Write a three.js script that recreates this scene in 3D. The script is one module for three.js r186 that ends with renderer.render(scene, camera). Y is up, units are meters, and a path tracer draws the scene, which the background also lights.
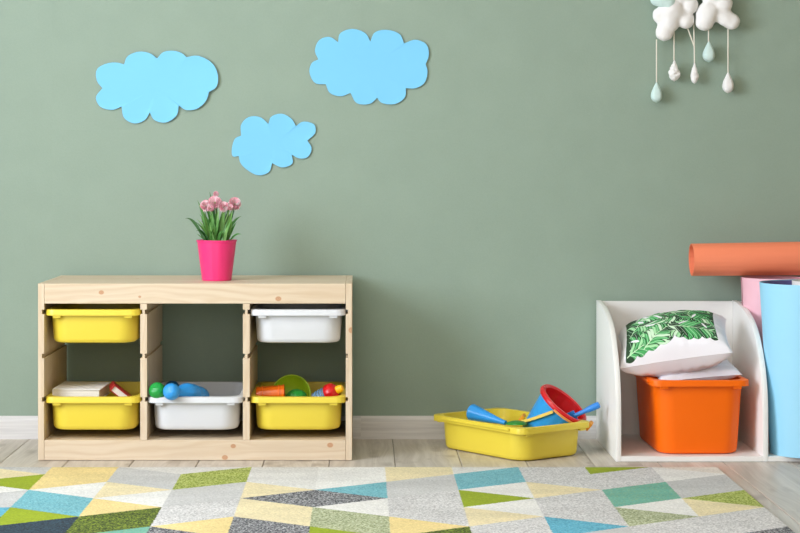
import * as THREE from 'three';
import { RectAreaLightUniformsLib } from 'three/addons/lights/RectAreaLightUniformsLib.js';
import { RoundedBoxGeometry } from 'three/addons/geometries/RoundedBoxGeometry.js';
import { MarchingCubes } from 'three/addons/objects/MarchingCubes.js';
import { mergeGeometries, mergeVertices, toCreasedNormals } from 'three/addons/utils/BufferGeometryUtils.js';

// ------------------------------------------------------------------ camera, light, exposure
const renderer = new THREE.WebGLRenderer({ antialias: true });
renderer.toneMapping = THREE.LinearToneMapping;
renderer.toneMappingExposure = 1.08;
renderer.shadowMap.enabled = true;
const scene = new THREE.Scene();
scene.background = new THREE.Color(0xdfe9f2);           // bright overcast sky outside the unseen windows
scene.backgroundIntensity = 1.0;
const camera = new THREE.PerspectiveCamera(2 * Math.atan(266.5 / 1894) * 180 / Math.PI, 800 / 533, 0.05, 60);
camera.position.set(0, 0.876, 6.13);
camera.lookAt(0, 0.876, 0);
camera.setViewOffset(800, 533, 39, 98.5, 800, 533);     // level camera, shifted lens
camera.updateProjectionMatrix();

RectAreaLightUniformsLib.init();
const ROOM = { x0: -2.7, x1: 2.9, z1: 7.9, h: 2.75 };
const UNSEEN_WIN1 = { z0: 1.75, z1: 4.25, y0: 0.7, y1: 2.5 };   // unseen window in the left wall, placed to light from front left
const FILL_WIN2 = { x0: -2.2, x1: 1.2, y0: 0.7, y1: 2.45 };     // window added in the wall behind the camera for front fill
const keyLight = new THREE.RectAreaLight(0xe9f1ff, 12.8, UNSEEN_WIN1.z1 - UNSEEN_WIN1.z0 - 0.1, UNSEEN_WIN1.y1 - UNSEEN_WIN1.y0 - 0.1);
keyLight.position.set(ROOM.x0 + 0.02, (UNSEEN_WIN1.y0 + UNSEEN_WIN1.y1) / 2, (UNSEEN_WIN1.z0 + UNSEEN_WIN1.z1) / 2);
keyLight.lookAt(5, keyLight.position.y, keyLight.position.z);
scene.add(keyLight);
const fillLight = new THREE.RectAreaLight(0xfff6ea, 2.2, FILL_WIN2.x1 - FILL_WIN2.x0 - 0.1, FILL_WIN2.y1 - FILL_WIN2.y0 - 0.1);
fillLight.position.set((FILL_WIN2.x0 + FILL_WIN2.x1) / 2, (FILL_WIN2.y0 + FILL_WIN2.y1) / 2, ROOM.z1 - 0.02);
fillLight.lookAt(fillLight.position.x, fillLight.position.y, 0);
scene.add(fillLight);

// ------------------------------------------------------------------ helpers
function rng(seed) { let a = seed >>> 0; return () => { a = (a + 0x6D2B79F5) >>> 0; let t = Math.imul(a ^ (a >>> 15), 1 | a); t = (t + Math.imul(t ^ (t >>> 7), 61 | t)) ^ t; return ((t ^ (t >>> 14)) >>> 0) / 4294967296; }; }
const hash = (x, y, s) => { let h = Math.imul(x, 374761393) ^ Math.imul(y, 668265263) ^ Math.imul(s, 2147483647 - 61); h = Math.imul(h ^ (h >>> 13), 1274126177); return ((h ^ (h >>> 16)) >>> 0) / 4294967296; };
function vnoise(x, y, s = 1) {
  const xi = Math.floor(x), yi = Math.floor(y), fx = x - xi, fy = y - yi;
  const u = fx * fx * (3 - 2 * fx), v = fy * fy * (3 - 2 * fy);
  const a = hash(xi, yi, s), b = hash(xi + 1, yi, s), c = hash(xi, yi + 1, s), d = hash(xi + 1, yi + 1, s);
  return a + (b - a) * u + (c - a) * v + (a - b - c + d) * u * v;
}
const fbm = (x, y, s, o = 4) => { let r = 0, a = 0.5, n = 0; for (let i = 0; i < o; i++) { r += a * vnoise(x, y, s + i); n += a; x *= 2.03; y *= 2.03; a *= 0.5; } return r / n; };
const clamp = (v, a = 0, b = 1) => Math.min(b, Math.max(a, v));
const mix = (a, b, t) => a + (b - a) * t;
const mix3 = (a, b, t) => [mix(a[0], b[0], t), mix(a[1], b[1], t), mix(a[2], b[2], t)];
function tex(w, h, f, srgb = true) {        // f(px, py) -> [r, g, b] in 0..255
  const d = new Uint8Array(w * h * 4);
  for (let y = 0; y < h; y++) for (let x = 0; x < w; x++) { const c = f(x, y), i = (y * w + x) * 4; d[i] = clamp(c[0], 0, 255); d[i + 1] = clamp(c[1], 0, 255); d[i + 2] = clamp(c[2], 0, 255); d[i + 3] = 255; }
  const t = new THREE.DataTexture(d, w, h, THREE.RGBAFormat);
  t.magFilter = THREE.LinearFilter; t.minFilter = THREE.LinearMipmapLinearFilter; t.generateMipmaps = true;
  t.wrapS = t.wrapT = THREE.RepeatWrapping;
  if (srgb) t.colorSpace = THREE.SRGBColorSpace;
  t.needsUpdate = true;
  return t;
}
const taken = {};
function numbered(n) { const k = taken[n] = (taken[n] ?? -1) + 1; return k ? `${n}_${String(k).padStart(3, '0')}` : n; }
function mesh(name, geo, mat, parent) {
  const m = new THREE.Mesh(geo, mat); m.name = parent ? name : numbered(name);
  m.castShadow = m.receiveShadow = true; (parent ?? scene).add(m); return m;
}
function thing(name, label, category, pos = [0, 0, 0], turn = 0, group) {
  const g = new THREE.Group(); g.name = numbered(name); g.position.set(...pos); g.rotation.y = turn;
  g.userData = { label, category }; if (group) g.userData.group = group; scene.add(g); return g;
}
function tag(o, label, category, group) { o.userData = { label, category }; if (group) o.userData.group = group; return o; }
function struct(name, geo, mat) { const m = mesh(name, geo, mat); m.userData.kind = 'structure'; return m; }
function box(w, h, d, x = 0, y = 0, z = 0) { return new THREE.BoxGeometry(w, h, d).translate(x, y, z); }
function span(x0, x1, y0, y1, z0, z1) { return box(x1 - x0, y1 - y0, z1 - z0, (x0 + x1) / 2, (y0 + y1) / 2, (z0 + z1) / 2); }
function rspan(x0, x1, y0, y1, z0, z1, r = 0.002) { return new RoundedBoxGeometry(x1 - x0, y1 - y0, z1 - z0, 2, r).translate((x0 + x1) / 2, (y0 + y1) / 2, (z0 + z1) / 2); }
// uv in metres; grain = axis along which u runs; texture covers su x sv metres
function metreUV(geo, grain, su, sv, du = 0, dv = 0) {
  const g = geo.index ? geo.toNonIndexed() : geo; g.computeBoundingBox();
  const p = g.attributes.position, uv = new Float32Array(p.count * 2), ax = { x: 0, y: 1, z: 2 }, A = new THREE.Vector3(), B = new THREE.Vector3(), C = new THREE.Vector3();
  for (let i = 0; i < p.count; i += 3) {
    A.fromBufferAttribute(p, i); B.fromBufferAttribute(p, i + 1).sub(A); C.fromBufferAttribute(p, i + 2).sub(A);
    const n = B.cross(C).toArray().map(Math.abs), k = n.indexOf(Math.max(...n));
    let a = ax[grain]; if (a === k) a = (k + 1) % 3;
    const b = 3 - a - k;
    for (let j = i; j < i + 3; j++) { const q = [p.getX(j), p.getY(j), p.getZ(j)]; uv[j * 2] = q[a] / su + du; uv[j * 2 + 1] = q[b] / sv + dv; }
  }
  g.setAttribute('uv', new THREE.BufferAttribute(uv, 2)); return g;
}
function rrect(hw, hd, r, n = 6) {
  const pts = []; r = Math.min(r, hw, hd);
  for (const [sx, sz, a0] of [[1, 1, 0], [-1, 1, Math.PI / 2], [-1, -1, Math.PI], [1, -1, Math.PI * 1.5]])
    for (let i = 0; i <= n; i++) { const a = a0 + i / n * Math.PI / 2; pts.push([sx * (hw - r) + r * Math.cos(a), sz * (hd - r) + r * Math.sin(a)]); }
  return pts;
}
function loft(rings, { capA = false, capB = false, closed = false, crease = 0.6 } = {}) {   // rings of [x, y, z]
  const n = rings[0].length, pos = [], idx = [];
  for (const r of rings) for (const p of r) pos.push(...p);
  const R = closed ? rings.length : rings.length - 1;
  for (let i = 0; i < R; i++) for (let j = 0; j < n; j++) { const a = i * n + j, b = i * n + (j + 1) % n, c = ((i + 1) % rings.length) * n + j, d = ((i + 1) % rings.length) * n + (j + 1) % n; idx.push(a, c, b, b, c, d); }
  const cap = (k, flip) => { const s = [0, 0, 0]; for (const p of rings[k]) for (let q = 0; q < 3; q++) s[q] += p[q] / n; const c = pos.length / 3; pos.push(...s); for (let j = 0; j < n; j++) { const a = k * n + j, b = k * n + (j + 1) % n; flip ? idx.push(c, b, a) : idx.push(c, a, b); } };
  if (capA) cap(0, false); if (capB) cap(rings.length - 1, true);
  const g = new THREE.BufferGeometry(); g.setAttribute('position', new THREE.Float32BufferAttribute(pos, 3)); g.setIndex(idx);
  return toCreasedNormals(g, crease);
}
const lathe = (pts, seg = 40) => toCreasedNormals(new THREE.LatheGeometry(pts.map(p => new THREE.Vector2(...p)), seg), 0.6);
const V = (x, y, z) => new THREE.Vector3(x, y, z);
const tube = (pts, r, seg = 24, rs = 8) => new THREE.TubeGeometry(new THREE.CatmullRomCurve3(pts.map(p => V(...p))), seg, r, rs, false);
const std = (color, roughness = 0.5, extra = {}) => new THREE.MeshPhysicalMaterial({ color, roughness, ...extra });

// ------------------------------------------------------------------ textures and materials
const plaster = tex(512, 512, (x, y) => { const v = fbm(x / 3, y / 3, 11, 3) * 255; return [v, v, v]; }, false);
plaster.repeat.set(2, 2);
const paintTex = tex(512, 512, (x, y) => { const v = (fbm(x / 40, y / 40, 21, 4) - 0.5) * 5 + (hash(x, y, 5) - 0.5) * 3; return [147 + v, 166 + v, 150 + v]; });
const M = {
  green: new THREE.MeshStandardMaterial({ map: paintTex, roughness: 0.85, bumpMap: plaster, bumpScale: 0.0002 }),
  dark: new THREE.MeshStandardMaterial({ color: 0x4a4038, roughness: 1 }),
  white: new THREE.MeshStandardMaterial({ color: 0xa5957d, roughness: 0.9 }),  // unseen side walls, tone set to warm and dim the bounced light
  ceiling: new THREE.MeshStandardMaterial({ color: 0xe6e0d6, roughness: 0.95 }),  // out of view, tone chosen for the bounced light
  frame: std(0xf4f4f2, 0.4),
  glass: new THREE.MeshPhysicalMaterial({ color: 0xffffff, transmission: 1, thickness: 0, roughness: 0, ior: 1.5 }),
};
function woodTex(seed, knots = [], w = 1024, h = 256, L = 1.0, W = 0.25) {
  const A = [221, 204, 178], B = [200, 172, 136];
  return tex(w, h, (px, py) => {
    const u = px / w * L; let v = py / h * W, kn = 0, ring = 0;
    for (const [ku, kv, kr] of knots) { const dx = (u - ku) / (kr * 2.6), dy = (v - kv) / kr, d = Math.hypot(dx, dy), q = Math.exp(-d * d * 0.5); v += -dy * kr * 0.75 * q; const e = Math.hypot((u - ku) / (kr * 1.25), dy); if (e < 1) { kn = Math.max(kn, clamp((1 - e) * 5)); ring = 0.5 + 0.5 * Math.sin(e * 14); } }
    const warp = fbm(u * 3, v * 12, seed, 3) * 0.05;
    const g = fbm(u * 2.2, (v + warp) * 120, seed + 3, 3), f = vnoise(u * 40, v * 900, seed + 9), b = 0.5 + 0.5 * Math.sin((v + warp * 1.6) * 330 + seed);
    let c = mix3(A, B, clamp((g - 0.36) * 0.9) * 0.75 + b * b * 0.26 + (f - 0.5) * 0.13);
    if (kn) c = mix3(c, mix3([196, 138, 92], [168, 104, 66], ring), kn * 0.62);
    return c;
  });
}
const woodA = new THREE.MeshPhysicalMaterial({ map: woodTex(5, [[0.21, 0.2, 0.007], [0.72, 0.11, 0.008], [0.5, 0.05, 0.006]]), roughness: 0.55 });
const woodRail = new THREE.MeshPhysicalMaterial({ map: woodTex(17, [[0.17, 0.033, 0.007], [0.70, 0.014, 0.008], [0.285, 0.02, 0.004]]), roughness: 0.55 });
const woodPlinth = new THREE.MeshPhysicalMaterial({ map: woodTex(31, [[0.565, 0.042, 0.007], [0.54, 0.008, 0.008], [0.855, 0.045, 0.008]]), roughness: 0.55 });
const floorTex = tex(1024, 1024, (px, py) => {         // 2 m along the grain (u), 0.8 m across
  const u = px / 1024 * 2, v = py / 1024 * 0.8, warp = fbm(u * 2, v * 9, 41, 3) * 0.06;
  const g = fbm(u * 1.6, (v + warp) * 60, 43, 4), s = fbm(u * 7, (v + warp) * 220, 47, 3), k = clamp((fbm(u * 5, v * 14, 53, 3) - 0.63) * 6);
  return mix3(mix3([216, 208, 196], [172, 161, 147], clamp(g * 1.15 - 0.12) * 0.75 + (s - 0.5) * 0.5), [140, 128, 114], k * 0.5);
});
M.floor = new THREE.MeshPhysicalMaterial({ map: floorTex, roughness: 0.42 });

// ------------------------------------------------------------------ room
struct('wall_back', metreUV(span(ROOM.x0 - 0.15, ROOM.x1 + 0.15, -0.05, ROOM.h, -0.15, 0), 'x', 1, 1), M.green);
struct('ceiling', span(ROOM.x0 - 0.15, ROOM.x1 + 0.15, ROOM.h, ROOM.h + 0.15, -0.15, ROOM.z1 + 0.15), M.ceiling);
struct('wall_right', span(ROOM.x1, ROOM.x1 + 0.15, 0, ROOM.h, 0, ROOM.z1), M.white);
{
  const { x0, z1, h } = ROOM, w = UNSEEN_WIN1, q = FILL_WIN2;
  struct('wall_left', mergeGeometries([span(x0 - 0.15, x0, 0, h, 0, w.z0), span(x0 - 0.15, x0, 0, h, w.z1, z1), span(x0 - 0.15, x0, 0, w.y0, w.z0, w.z1), span(x0 - 0.15, x0, w.y1, h, w.z0, w.z1)]), M.white);
  struct('wall_front', mergeGeometries([span(x0 - 0.15, q.x0, 0, h, z1, z1 + 0.15), span(q.x1, ROOM.x1 + 0.15, 0, h, z1, z1 + 0.15), span(q.x0, q.x1, 0, q.y0, z1, z1 + 0.15), span(q.x0, q.x1, q.y1, h, z1, z1 + 0.15)]), M.white);
  const win = (name, o, along) => {
    const g = new THREE.Group(); g.name = name; g.userData.kind = 'structure'; scene.add(g);
    const a0 = along === 'z' ? o.z0 : o.x0, a1 = along === 'z' ? o.z1 : o.x1, am = (a0 + a1) / 2, t = 0.06;
    const mk = (p0, p1, y0, y1, th) => along === 'z' ? span(x0 - 0.09 - th, x0 - 0.09 + th, y0, y1, p0, p1) : span(p0, p1, y0, y1, z1 + 0.09 - th, z1 + 0.09 + th);
    mesh('window_frame', mergeGeometries([mk(a0, a1, o.y0, o.y0 + t, 0.03), mk(a0, a1, o.y1 - t, o.y1, 0.03), mk(a0, a0 + t, o.y0 + t, o.y1 - t, 0.03), mk(a1 - t, a1, o.y0 + t, o.y1 - t, 0.03), mk(am - t / 2, am + t / 2, o.y0 + t, o.y1 - t, 0.03)]), M.frame, g);
    mesh('pane', mk(a0 + t, am - t / 2, o.y0 + t, o.y1 - t, 0.002), M.glass, g);
    mesh('pane', mk(am + t / 2, a1 - t, o.y0 + t, o.y1 - t, 0.002), M.glass, g);
  };
  win('unseen_window_1', UNSEEN_WIN1, 'z'); win('added_fill_window_2', FILL_WIN2, 'x');  // left window is unseen; the one behind the camera is added fill
}
{ // laminate floor: each plank a piece with chamfered long edges
  const W = 0.1955, LEN = 1.285, T = 0.01, c = 0.0018;
  const floor = struct('floor', span(ROOM.x0 - 0.15, ROOM.x1 + 0.15, -0.06, -T, -0.0, ROOM.z1 + 0.15), M.dark);
  const plankGeo = k => {
    const s = new THREE.Shape(); const h = W / 2 - 0.0008;
    s.moveTo(-h, 0); s.lineTo(h, 0); s.lineTo(h, T - c); s.lineTo(h - c, T); s.lineTo(-h + c, T); s.lineTo(-h, T - c); s.closePath();
    const g = new THREE.ExtrudeGeometry(s, { depth: LEN - 0.0008, bevelEnabled: false }).translate(0, -T, 0);
    return metreUV(g, 'z', 2, 0.8, k * 0.37, k * 0.271 + 0.13);
  };
  const geos = [0, 1, 2, 3, 4, 5].map(plankGeo), R = rng(77);
  let i = 0;
  for (let x = -0.094 - 14 * W + W / 2; x - W / 2 < ROOM.x1; x += W, i++) {
    let z = 0; const first = x > 0.95 ? LEN : 0.66 + R() * 0.6;
    for (let j = 0; z < ROOM.z1 - 0.01; j++) {
      const len = Math.min(j ? LEN : first, ROOM.z1 - z);
      const m = mesh(`plank${floor.children.length ? '_' + String(floor.children.length).padStart(3, '0') : ''}`, geos[Math.floor(R() * 6)], M.floor, floor);
      m.position.set(x, 0, z); m.scale.z = len / LEN; z += len;
    }
  }
}
{ // skirting board
  const s = new THREE.Shape(); s.moveTo(0, 0); s.lineTo(0.013, 0); s.lineTo(0.013, 0.058); s.quadraticCurveTo(0.0125, 0.066, 0.008, 0.069); s.lineTo(0.005, 0.074); s.lineTo(0, 0.074); s.closePath();
  const g = new THREE.ExtrudeGeometry(s, { depth: ROOM.x1 - ROOM.x0, bevelEnabled: false }).rotateY(-Math.PI / 2).scale(1, 1, 1);
  g.computeBoundingBox(); g.translate(ROOM.x1 - g.boundingBox.max.x, 0, -g.boundingBox.min.z);
  const t = tex(512, 256, (x, y) => { const a = fbm(x / 90, y / 5, 61, 3); return mix3([231, 230, 228], [205, 204, 203], clamp(a * 1.3 - 0.2)); });
  struct('baseboard_back', metreUV(g, 'x', 0.9, 0.3), new THREE.MeshPhysicalMaterial({ map: t, roughness: 0.5 }));
}

// ------------------------------------------------------------------ rug
{
  const X0 = -1.2815, X1 = 1.0345, Z0 = 0.637, PZ = 0.1302, CW = 0.193, Z1 = Z0 + PZ * 13;
  const C = {
    y: [[228, 206, 142]], p: [[226, 213, 172]], g: [[196, 196, 194]], l: [[216, 215, 210]], w: [[226, 225, 220]], b: [[222, 216, 204]],
    s: [[216, 215, 213], [178, 177, 176], 0.5], n: [[146, 164, 28]], o: [[190, 198, 118], [120, 138, 34], 0.55], d: [[128, 146, 44], [46, 62, 18], 0.6],
    t: [[128, 188, 196], [96, 162, 176], 0.5], e: [[106, 172, 154], [138, 178, 146], 0.4], u: [[104, 178, 198], [78, 152, 178], 0.5],
    a: [[196, 202, 168], [134, 144, 104], 0.55], v: [[48, 74, 88], [24, 34, 44], 0.55], k: [[176, 177, 178], [62, 64, 68], 0.6],
  };
  const cols = [   // colours from the wall outwards, with the node rows (left, right) where each edge meets the column sides
    ['s', 1, 0, 'y', 3, 2, 'g', 3, 4, 'n', 5, 6, 'l', 7, 6, 't', 9, 8, 'g', 9, 10, 'y'],
    ['g', 0, 1, 'p', 2, 1, 'n', 2, 3, 'w', 4, 3, 'g', 5.3, 5, 'u', 7, 6, 'v', 8, 9, 'l', 10, 11, 'y'],
    ['y', 3, 2, 'w', 3, 4, 't', 5, 6, 'n', 7, 6, 'v', 9, 8, 'p', 9, 10, 'g', 11, 12, 's'],
    ['l', 0, 1, 'g', 2, 3, 'p', 4, 3, 'w', 4, 5, 'y', 6, 5, 'd', 8, 7, 'e', 8, 9, 's', 10, 11, 'p'],
    ['l', 1, 0, 'o', 3, 2, 'g', 5, 4, 's', 7, 6, 'y', 7, 8, 'k', 9, 10, 'w', 11, 10, 'n'],
    ['l', 2, 3, 'p', 4, 3, 'k', 4, 5, 'p', 6, 7, 'k', 8, 9, 't', 10, 9, 'w', 11, 12, 'g'],
    ['w', 3, 2, 't', 3, 4, 'k', 5, 4, 'w', 5, 6, 'a', 7, 8, 'n', 9, 8, 's', 10, 11, 'y'],
    ['p', 2, 1, 'g', 4, 3, 's', 6, 7, 'y', 8, 7, 'd', 9, 10, 'l', 11, 10, 'u'],
    ['l', 1, 0, 't', 3, 2, 'w', 3, 4, 'n', 5, 4, 'w', 5, 6, 'p', 7, 6, 's', 9, 8, 'o', 10, 11, 'l'],
    ['s', 2, 3, 'p', 4, 3, 's', 6, 7, 'u', 8, 7, 'g', 9, 10, 'y', 11, 10, 's'],
    ['n', 1, 0, 's', 3, 2, 'e', 5, 4, 'w', 5, 6, 'a', 7, 6, 's', 8, 9, 'k', 10, 9, 'p'],
    ['b', 0, 1, 'w', 2, 1, 'g', 4, 3, 'o', 4, 5, 'p', 6, 5, 's', 8, 7, 'k', 9, 10, 'w', 11, 12, 't'],
  ];
  const TW = 2048, TH = 1480, LX = X1 - X0, LZ = Z1 - Z0;
  const at = (x, z) => {
    const k = clamp(Math.floor((x - X0) / CW), 0, 11), f = (x - X0) / CW - k, r = (z - Z0) / PZ, col = cols[k];
    let c = col[0]; for (let i = 1; i < col.length; i += 3) { if (r > mix(col[i], col[i + 1], f)) c = col[i + 2]; else break; }
    return c;
  };
  const map = tex(TW, TH, (px, py) => {
    const x = X0 + (px + 0.5) / TW * LX, z = Z0 + (py + 0.5) / TH * LZ;
    const jx = (vnoise(px / 2.5, py / 2.5, 71) - 0.5) * 0.004, jz = (vnoise(px / 2.5, py / 2.5, 73) - 0.5) * 0.004;
    const e = C[at(x + jx, z + jz)], n = vnoise(px / 2.6, py / 2.6, 79), m = hash(px, py, 83);
    let c = e[0];
    if (e[1]) c = mix3(e[0], e[1], clamp((n - (1 - e[2])) * 3.2 + 0.25));
    const v = 1 + (vnoise(px / 4, py / 2.2, 89) - 0.5) * 0.13 + (m - 0.5) * 0.09 + (fbm(px / 120, py / 60, 97, 3) - 0.5) * 0.1;
    return [c[0] * v, c[1] * v, c[2] * v];
  });
  const bump = tex(1024, 740, (x, y) => { const v = 255 * (0.5 * hash(x, y, 101) + 0.5 * vnoise(x / 2, y / 2, 103)); return [v, v, v]; }, false);
  const T = 0.009, g = new RoundedBoxGeometry(LX, T, LZ, 3, 0.004).translate((X0 + X1) / 2, T / 2, (Z0 + Z1) / 2);
  const p = g.attributes.position, uv = g.attributes.uv;
  for (let i = 0; i < p.count; i++) uv.setXY(i, (p.getX(i) - X0) / LX, (p.getZ(i) - Z0) / LZ);
  tag(mesh('rug', g, new THREE.MeshPhysicalMaterial({ map, bumpMap: bump, bumpScale: 0.002, roughness: 1, sheen: 0.2, sheenRoughness: 0.8 })), 'short-pile rug with multicoloured skewed blocks and triangles on the floor', 'rug');
}

// ------------------------------------------------------------------ pine storage frame
const FX0 = -0.967, FX1 = -0.027, FZ0 = 0.02, FZ1 = 0.46, FH = 0.53, PT = 0.0185;
const GROOVES = [0.183, 0.313, 0.445];
{
  const t = thing('storage_unit', 'low pale pine storage frame with three bays of slide-in bins', 'shelf', [0, 0, 0]);
  const GH = 0.0068, GD = 0.0065;
  const panel = (x0, x1, left, right, off) => {
    const s = new THREE.Shape(); const bot = left && right ? 0.0615 : 0.001; s.moveTo(x0, bot); s.lineTo(x1, bot);
    if (right) for (const y of GROOVES) { s.lineTo(x1, y - GH); s.lineTo(x1 - GD, y - GH); s.lineTo(x1 - GD, y + GH); s.lineTo(x1, y + GH); }
    const top = left && right ? FH - 0.0605 : FH;
    s.lineTo(x1, top); s.lineTo(x0, top);
    if (left) for (const y of [...GROOVES].reverse()) { s.lineTo(x0, y + GH); s.lineTo(x0 + GD, y + GH); s.lineTo(x0 + GD, y - GH); s.lineTo(x0, y - GH); }
    s.closePath();
    const b = 0.0008;
    const g = new THREE.ExtrudeGeometry(s, { depth: FZ1 - FZ0 - 2 * b, bevelEnabled: true, bevelSize: 0.0006, bevelThickness: b, bevelOffset: -0.0006, bevelSegments: 1 }).translate(0, 0, FZ0 + b);
    return metreUV(g, 'y', 1, 0.25, off, off * 1.7);
  };
  mesh('side_panel', panel(FX0, FX0 + PT, false, true, 0.1), woodA, t);
  mesh('side_panel', panel(FX1 - PT, FX1, true, false, 0.33), woodA, t);
  const xi0 = FX0 + PT + 0.0006, xi1 = FX1 - PT - 0.0006, bay = (xi1 - xi0 - 2 * 0.0205) / 3;
  for (let k = 1; k < 3; k++) { const x = xi0 + k * bay + (k - 1) * 0.0205; mesh('divider', panel(x, x + 0.0205, true, true, 0.5 + k * 0.17), woodA, t); }
  mesh('top_board', metreUV(rspan(xi0, xi1, FH - 0.019, FH, FZ0, FZ1 - 0.0205, 0.001), 'x', 1, 0.25, 0.2, 0.35), woodA, t);
  mesh('front_rail', metreUV(rspan(xi0, xi1, FH - 0.06, FH, FZ1 - 0.02, FZ1, 0.0015).translate(-xi0, -(FH - 0.06), 0), 'x', 1, 0.25).translate(xi0, FH - 0.06, 0), woodRail, t);
  mesh('rear_rail', metreUV(rspan(xi0, xi1, FH - 0.06, FH - 0.0195, FZ0, FZ0 + 0.018, 0.0015), 'x', 1, 0.25, 0.4, 0.2), woodA, t);
  mesh('plinth', metreUV(rspan(xi0, xi1, 0.001, 0.061, FZ1 - 0.02, FZ1, 0.0015).translate(-xi0, -0.001, 0), 'x', 1, 0.25).translate(xi0, 0.001, 0), woodPlinth, t);
  mesh('bottom_board', metreUV(rspan(xi0, xi1, 0.043, 0.061, FZ0, FZ1 - 0.0205, 0.001), 'x', 1, 0.25, 0.12, 0.1), woodA, t);
}
const BAYX = [0, 1, 2].map(k => { const xi0 = FX0 + PT, xi1 = FX1 - PT, bay = (xi1 - xi0 - 0.041) / 3; return xi0 + bay / 2 + k * (bay + 0.0205); });

// ------------------------------------------------------------------ plastic bins
const yellow = std(0xe8d244, 0.38), whitePlastic = std(0xdadde0, 0.35), orange = std(0xff7000, 0.42, { specularIntensity: 0.6 });
function makeBin(label, mat, h, group, name = 'storage_bin') {
  const t = thing(name, label, 'bin', [0, 0, 0], 0, group);
  const hwT = 0.132, hdT = 0.195, k = h > 0.15 ? 0.0125 : 0.006, th = 0.0028, n = 8;
  const ring = (y, inset) => { const f = 1 - y / h; return rrect(hwT - k * f - inset, hdT - k * f - inset, Math.max(0.008, 0.055 - inset), n).map(([x, z]) => [x, y, z]); };
  const rings = [ring(0, 0.016), ring(0.001, 0.009), ring(0.004, 0.0035), ring(0.009, 0.0008), ring(0.014, 0), ring(h * 0.5, 0), ring(h - 0.001, 0), ring(h - 0.001, th), ring(h * 0.5, th), ring(0.016, th), ring(0.009, th + 0.002), ring(0.005, th + 0.006), ring(0.003, th + 0.014)];
  mesh('tub', loft(rings, { capA: true, capB: true, crease: 0.5 }), mat, t);
  const O = (hw, hd, r, y) => rrect(hw, hd, r, n).map(([x, z]) => [x, y, z]);
  const a = 0.1432, b = 0.2095;
  mesh('rim', loft([O(hwT - 0.001, hdT - 0.001, 0.054, h - 0.004), O(hwT - 0.001, hdT - 0.001, 0.054, h), O(a - 0.003, b - 0.003, 0.025, h), O(a - 0.0006, b - 0.0006, 0.027, h - 0.001), O(a, b, 0.028, h - 0.003), O(a + 0.0003, b + 0.0003, 0.028, h - 0.018), O(a - 0.0022, b - 0.0022, 0.026, h - 0.018), O(a - 0.0025, b - 0.0025, 0.026, h - 0.004)], { closed: true, crease: 0.5 }), mat, t);
  for (const s of [-1, 1]) {
    mesh('side_runner', rspan(s * 0.1463 - 0.0028, s * 0.1463 + 0.0028, h - 0.0105, h - 0.0035, -0.16, 0.16, 0.001), mat, t);
    for (const e of [-1, 1]) mesh('rim_tab', rspan(s * 0.107 - 0.012, s * 0.107 + 0.012, h - 0.026, h - 0.0178, e * 0.2 - 0.006, e * 0.2 + 0.006, 0.002), mat, t);
  }
  return t;
}
const BH = 0.103, BZ = 0.249;
const place = (b, bayN, g) => b.position.set(BAYX[bayN], GROOVES[g] - BH + 0.007, BZ);
const SB = 'bins slid into the pine frame';
place(makeBin('empty yellow plastic bin at top of the left bay', yellow, BH, SB), 0, 2);
place(makeBin('yellow plastic bin low in the left bay holding two books', yellow, BH, SB), 0, 0);
place(makeBin('white plastic bin low in the middle bay holding toy pins', whitePlastic, BH, SB), 1, 0);
place(makeBin('white plastic bin at top of the right bay', whitePlastic, BH, SB), 2, 2);
place(makeBin('yellow plastic bin low in the right bay holding bowl and cups', yellow, BH, SB), 2, 0);
const floorBin = makeBin('yellow plastic bin standing askew on the floor with beach toys', yellow, BH);
floorBin.position.set(0.462, 0.0008, 0.272); floorBin.rotation.y = Math.PI / 2 - 53 * Math.PI / 180; floorBin.scale.set(1.02, 1, 1.02);
const deepBin = makeBin('deep orange plastic bin with cushions on it inside the white shelf', orange, 0.225);
deepBin.scale.x = 1.03; deepBin.position.set(1.01, 0.0168, 0.268); deepBin.rotation.y = 0.03;

// ------------------------------------------------------------------ books in the lower left bin
const paper = tex(128, 128, (x, y) => { const v = 228 + (hash(0, y, 3) - 0.5) * 40; return [v + 6, v, v - 14]; });
const pagesMat = new THREE.MeshStandardMaterial({ map: paper, roughness: 0.9 });
function makeBook(label, cover, w, l, t, name = 'book') {
  const b = thing(name, label, 'book', [0, 0, 0], 0), c = 0.0025, m = std(cover, 0.45);
  mesh('back_cover', rspan(-w / 2, w / 2, 0, c, -l / 2, l / 2, 0.001), m, b);
  mesh('front_cover', rspan(-w / 2, w / 2, t - c, t, -l / 2, l / 2, 0.001), m, b);
  mesh('spine', rspan(-w / 2 - 0.001, -w / 2 + c, 0.001, t - 0.001, -l / 2, l / 2, 0.001), m, b);
  mesh('pages', span(-w / 2 + c, w / 2 - 0.004, c, t - c, -l / 2 + 0.004, l / 2 - 0.004), pagesMat, b);
  return b;
}
{
  const y0 = GROOVES[0] - BH + 0.011;
  const a = makeBook('thick white book lying in the lower left yellow bin', 0xfbfaf8, 0.145, 0.18, 0.034); a.position.set(-0.857, y0 + 0.0835, 0.31); a.rotation.set(0.012, -0.05, -0.01);
  const r = makeBook('red-covered book leaning beside the white book', 0xb5231f, 0.09, 0.12, 0.022); r.position.set(-0.738, y0 + 0.08, 0.31); r.rotation.order = 'YXZ'; r.rotation.set(0, 0.17, -0.68);
}

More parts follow.
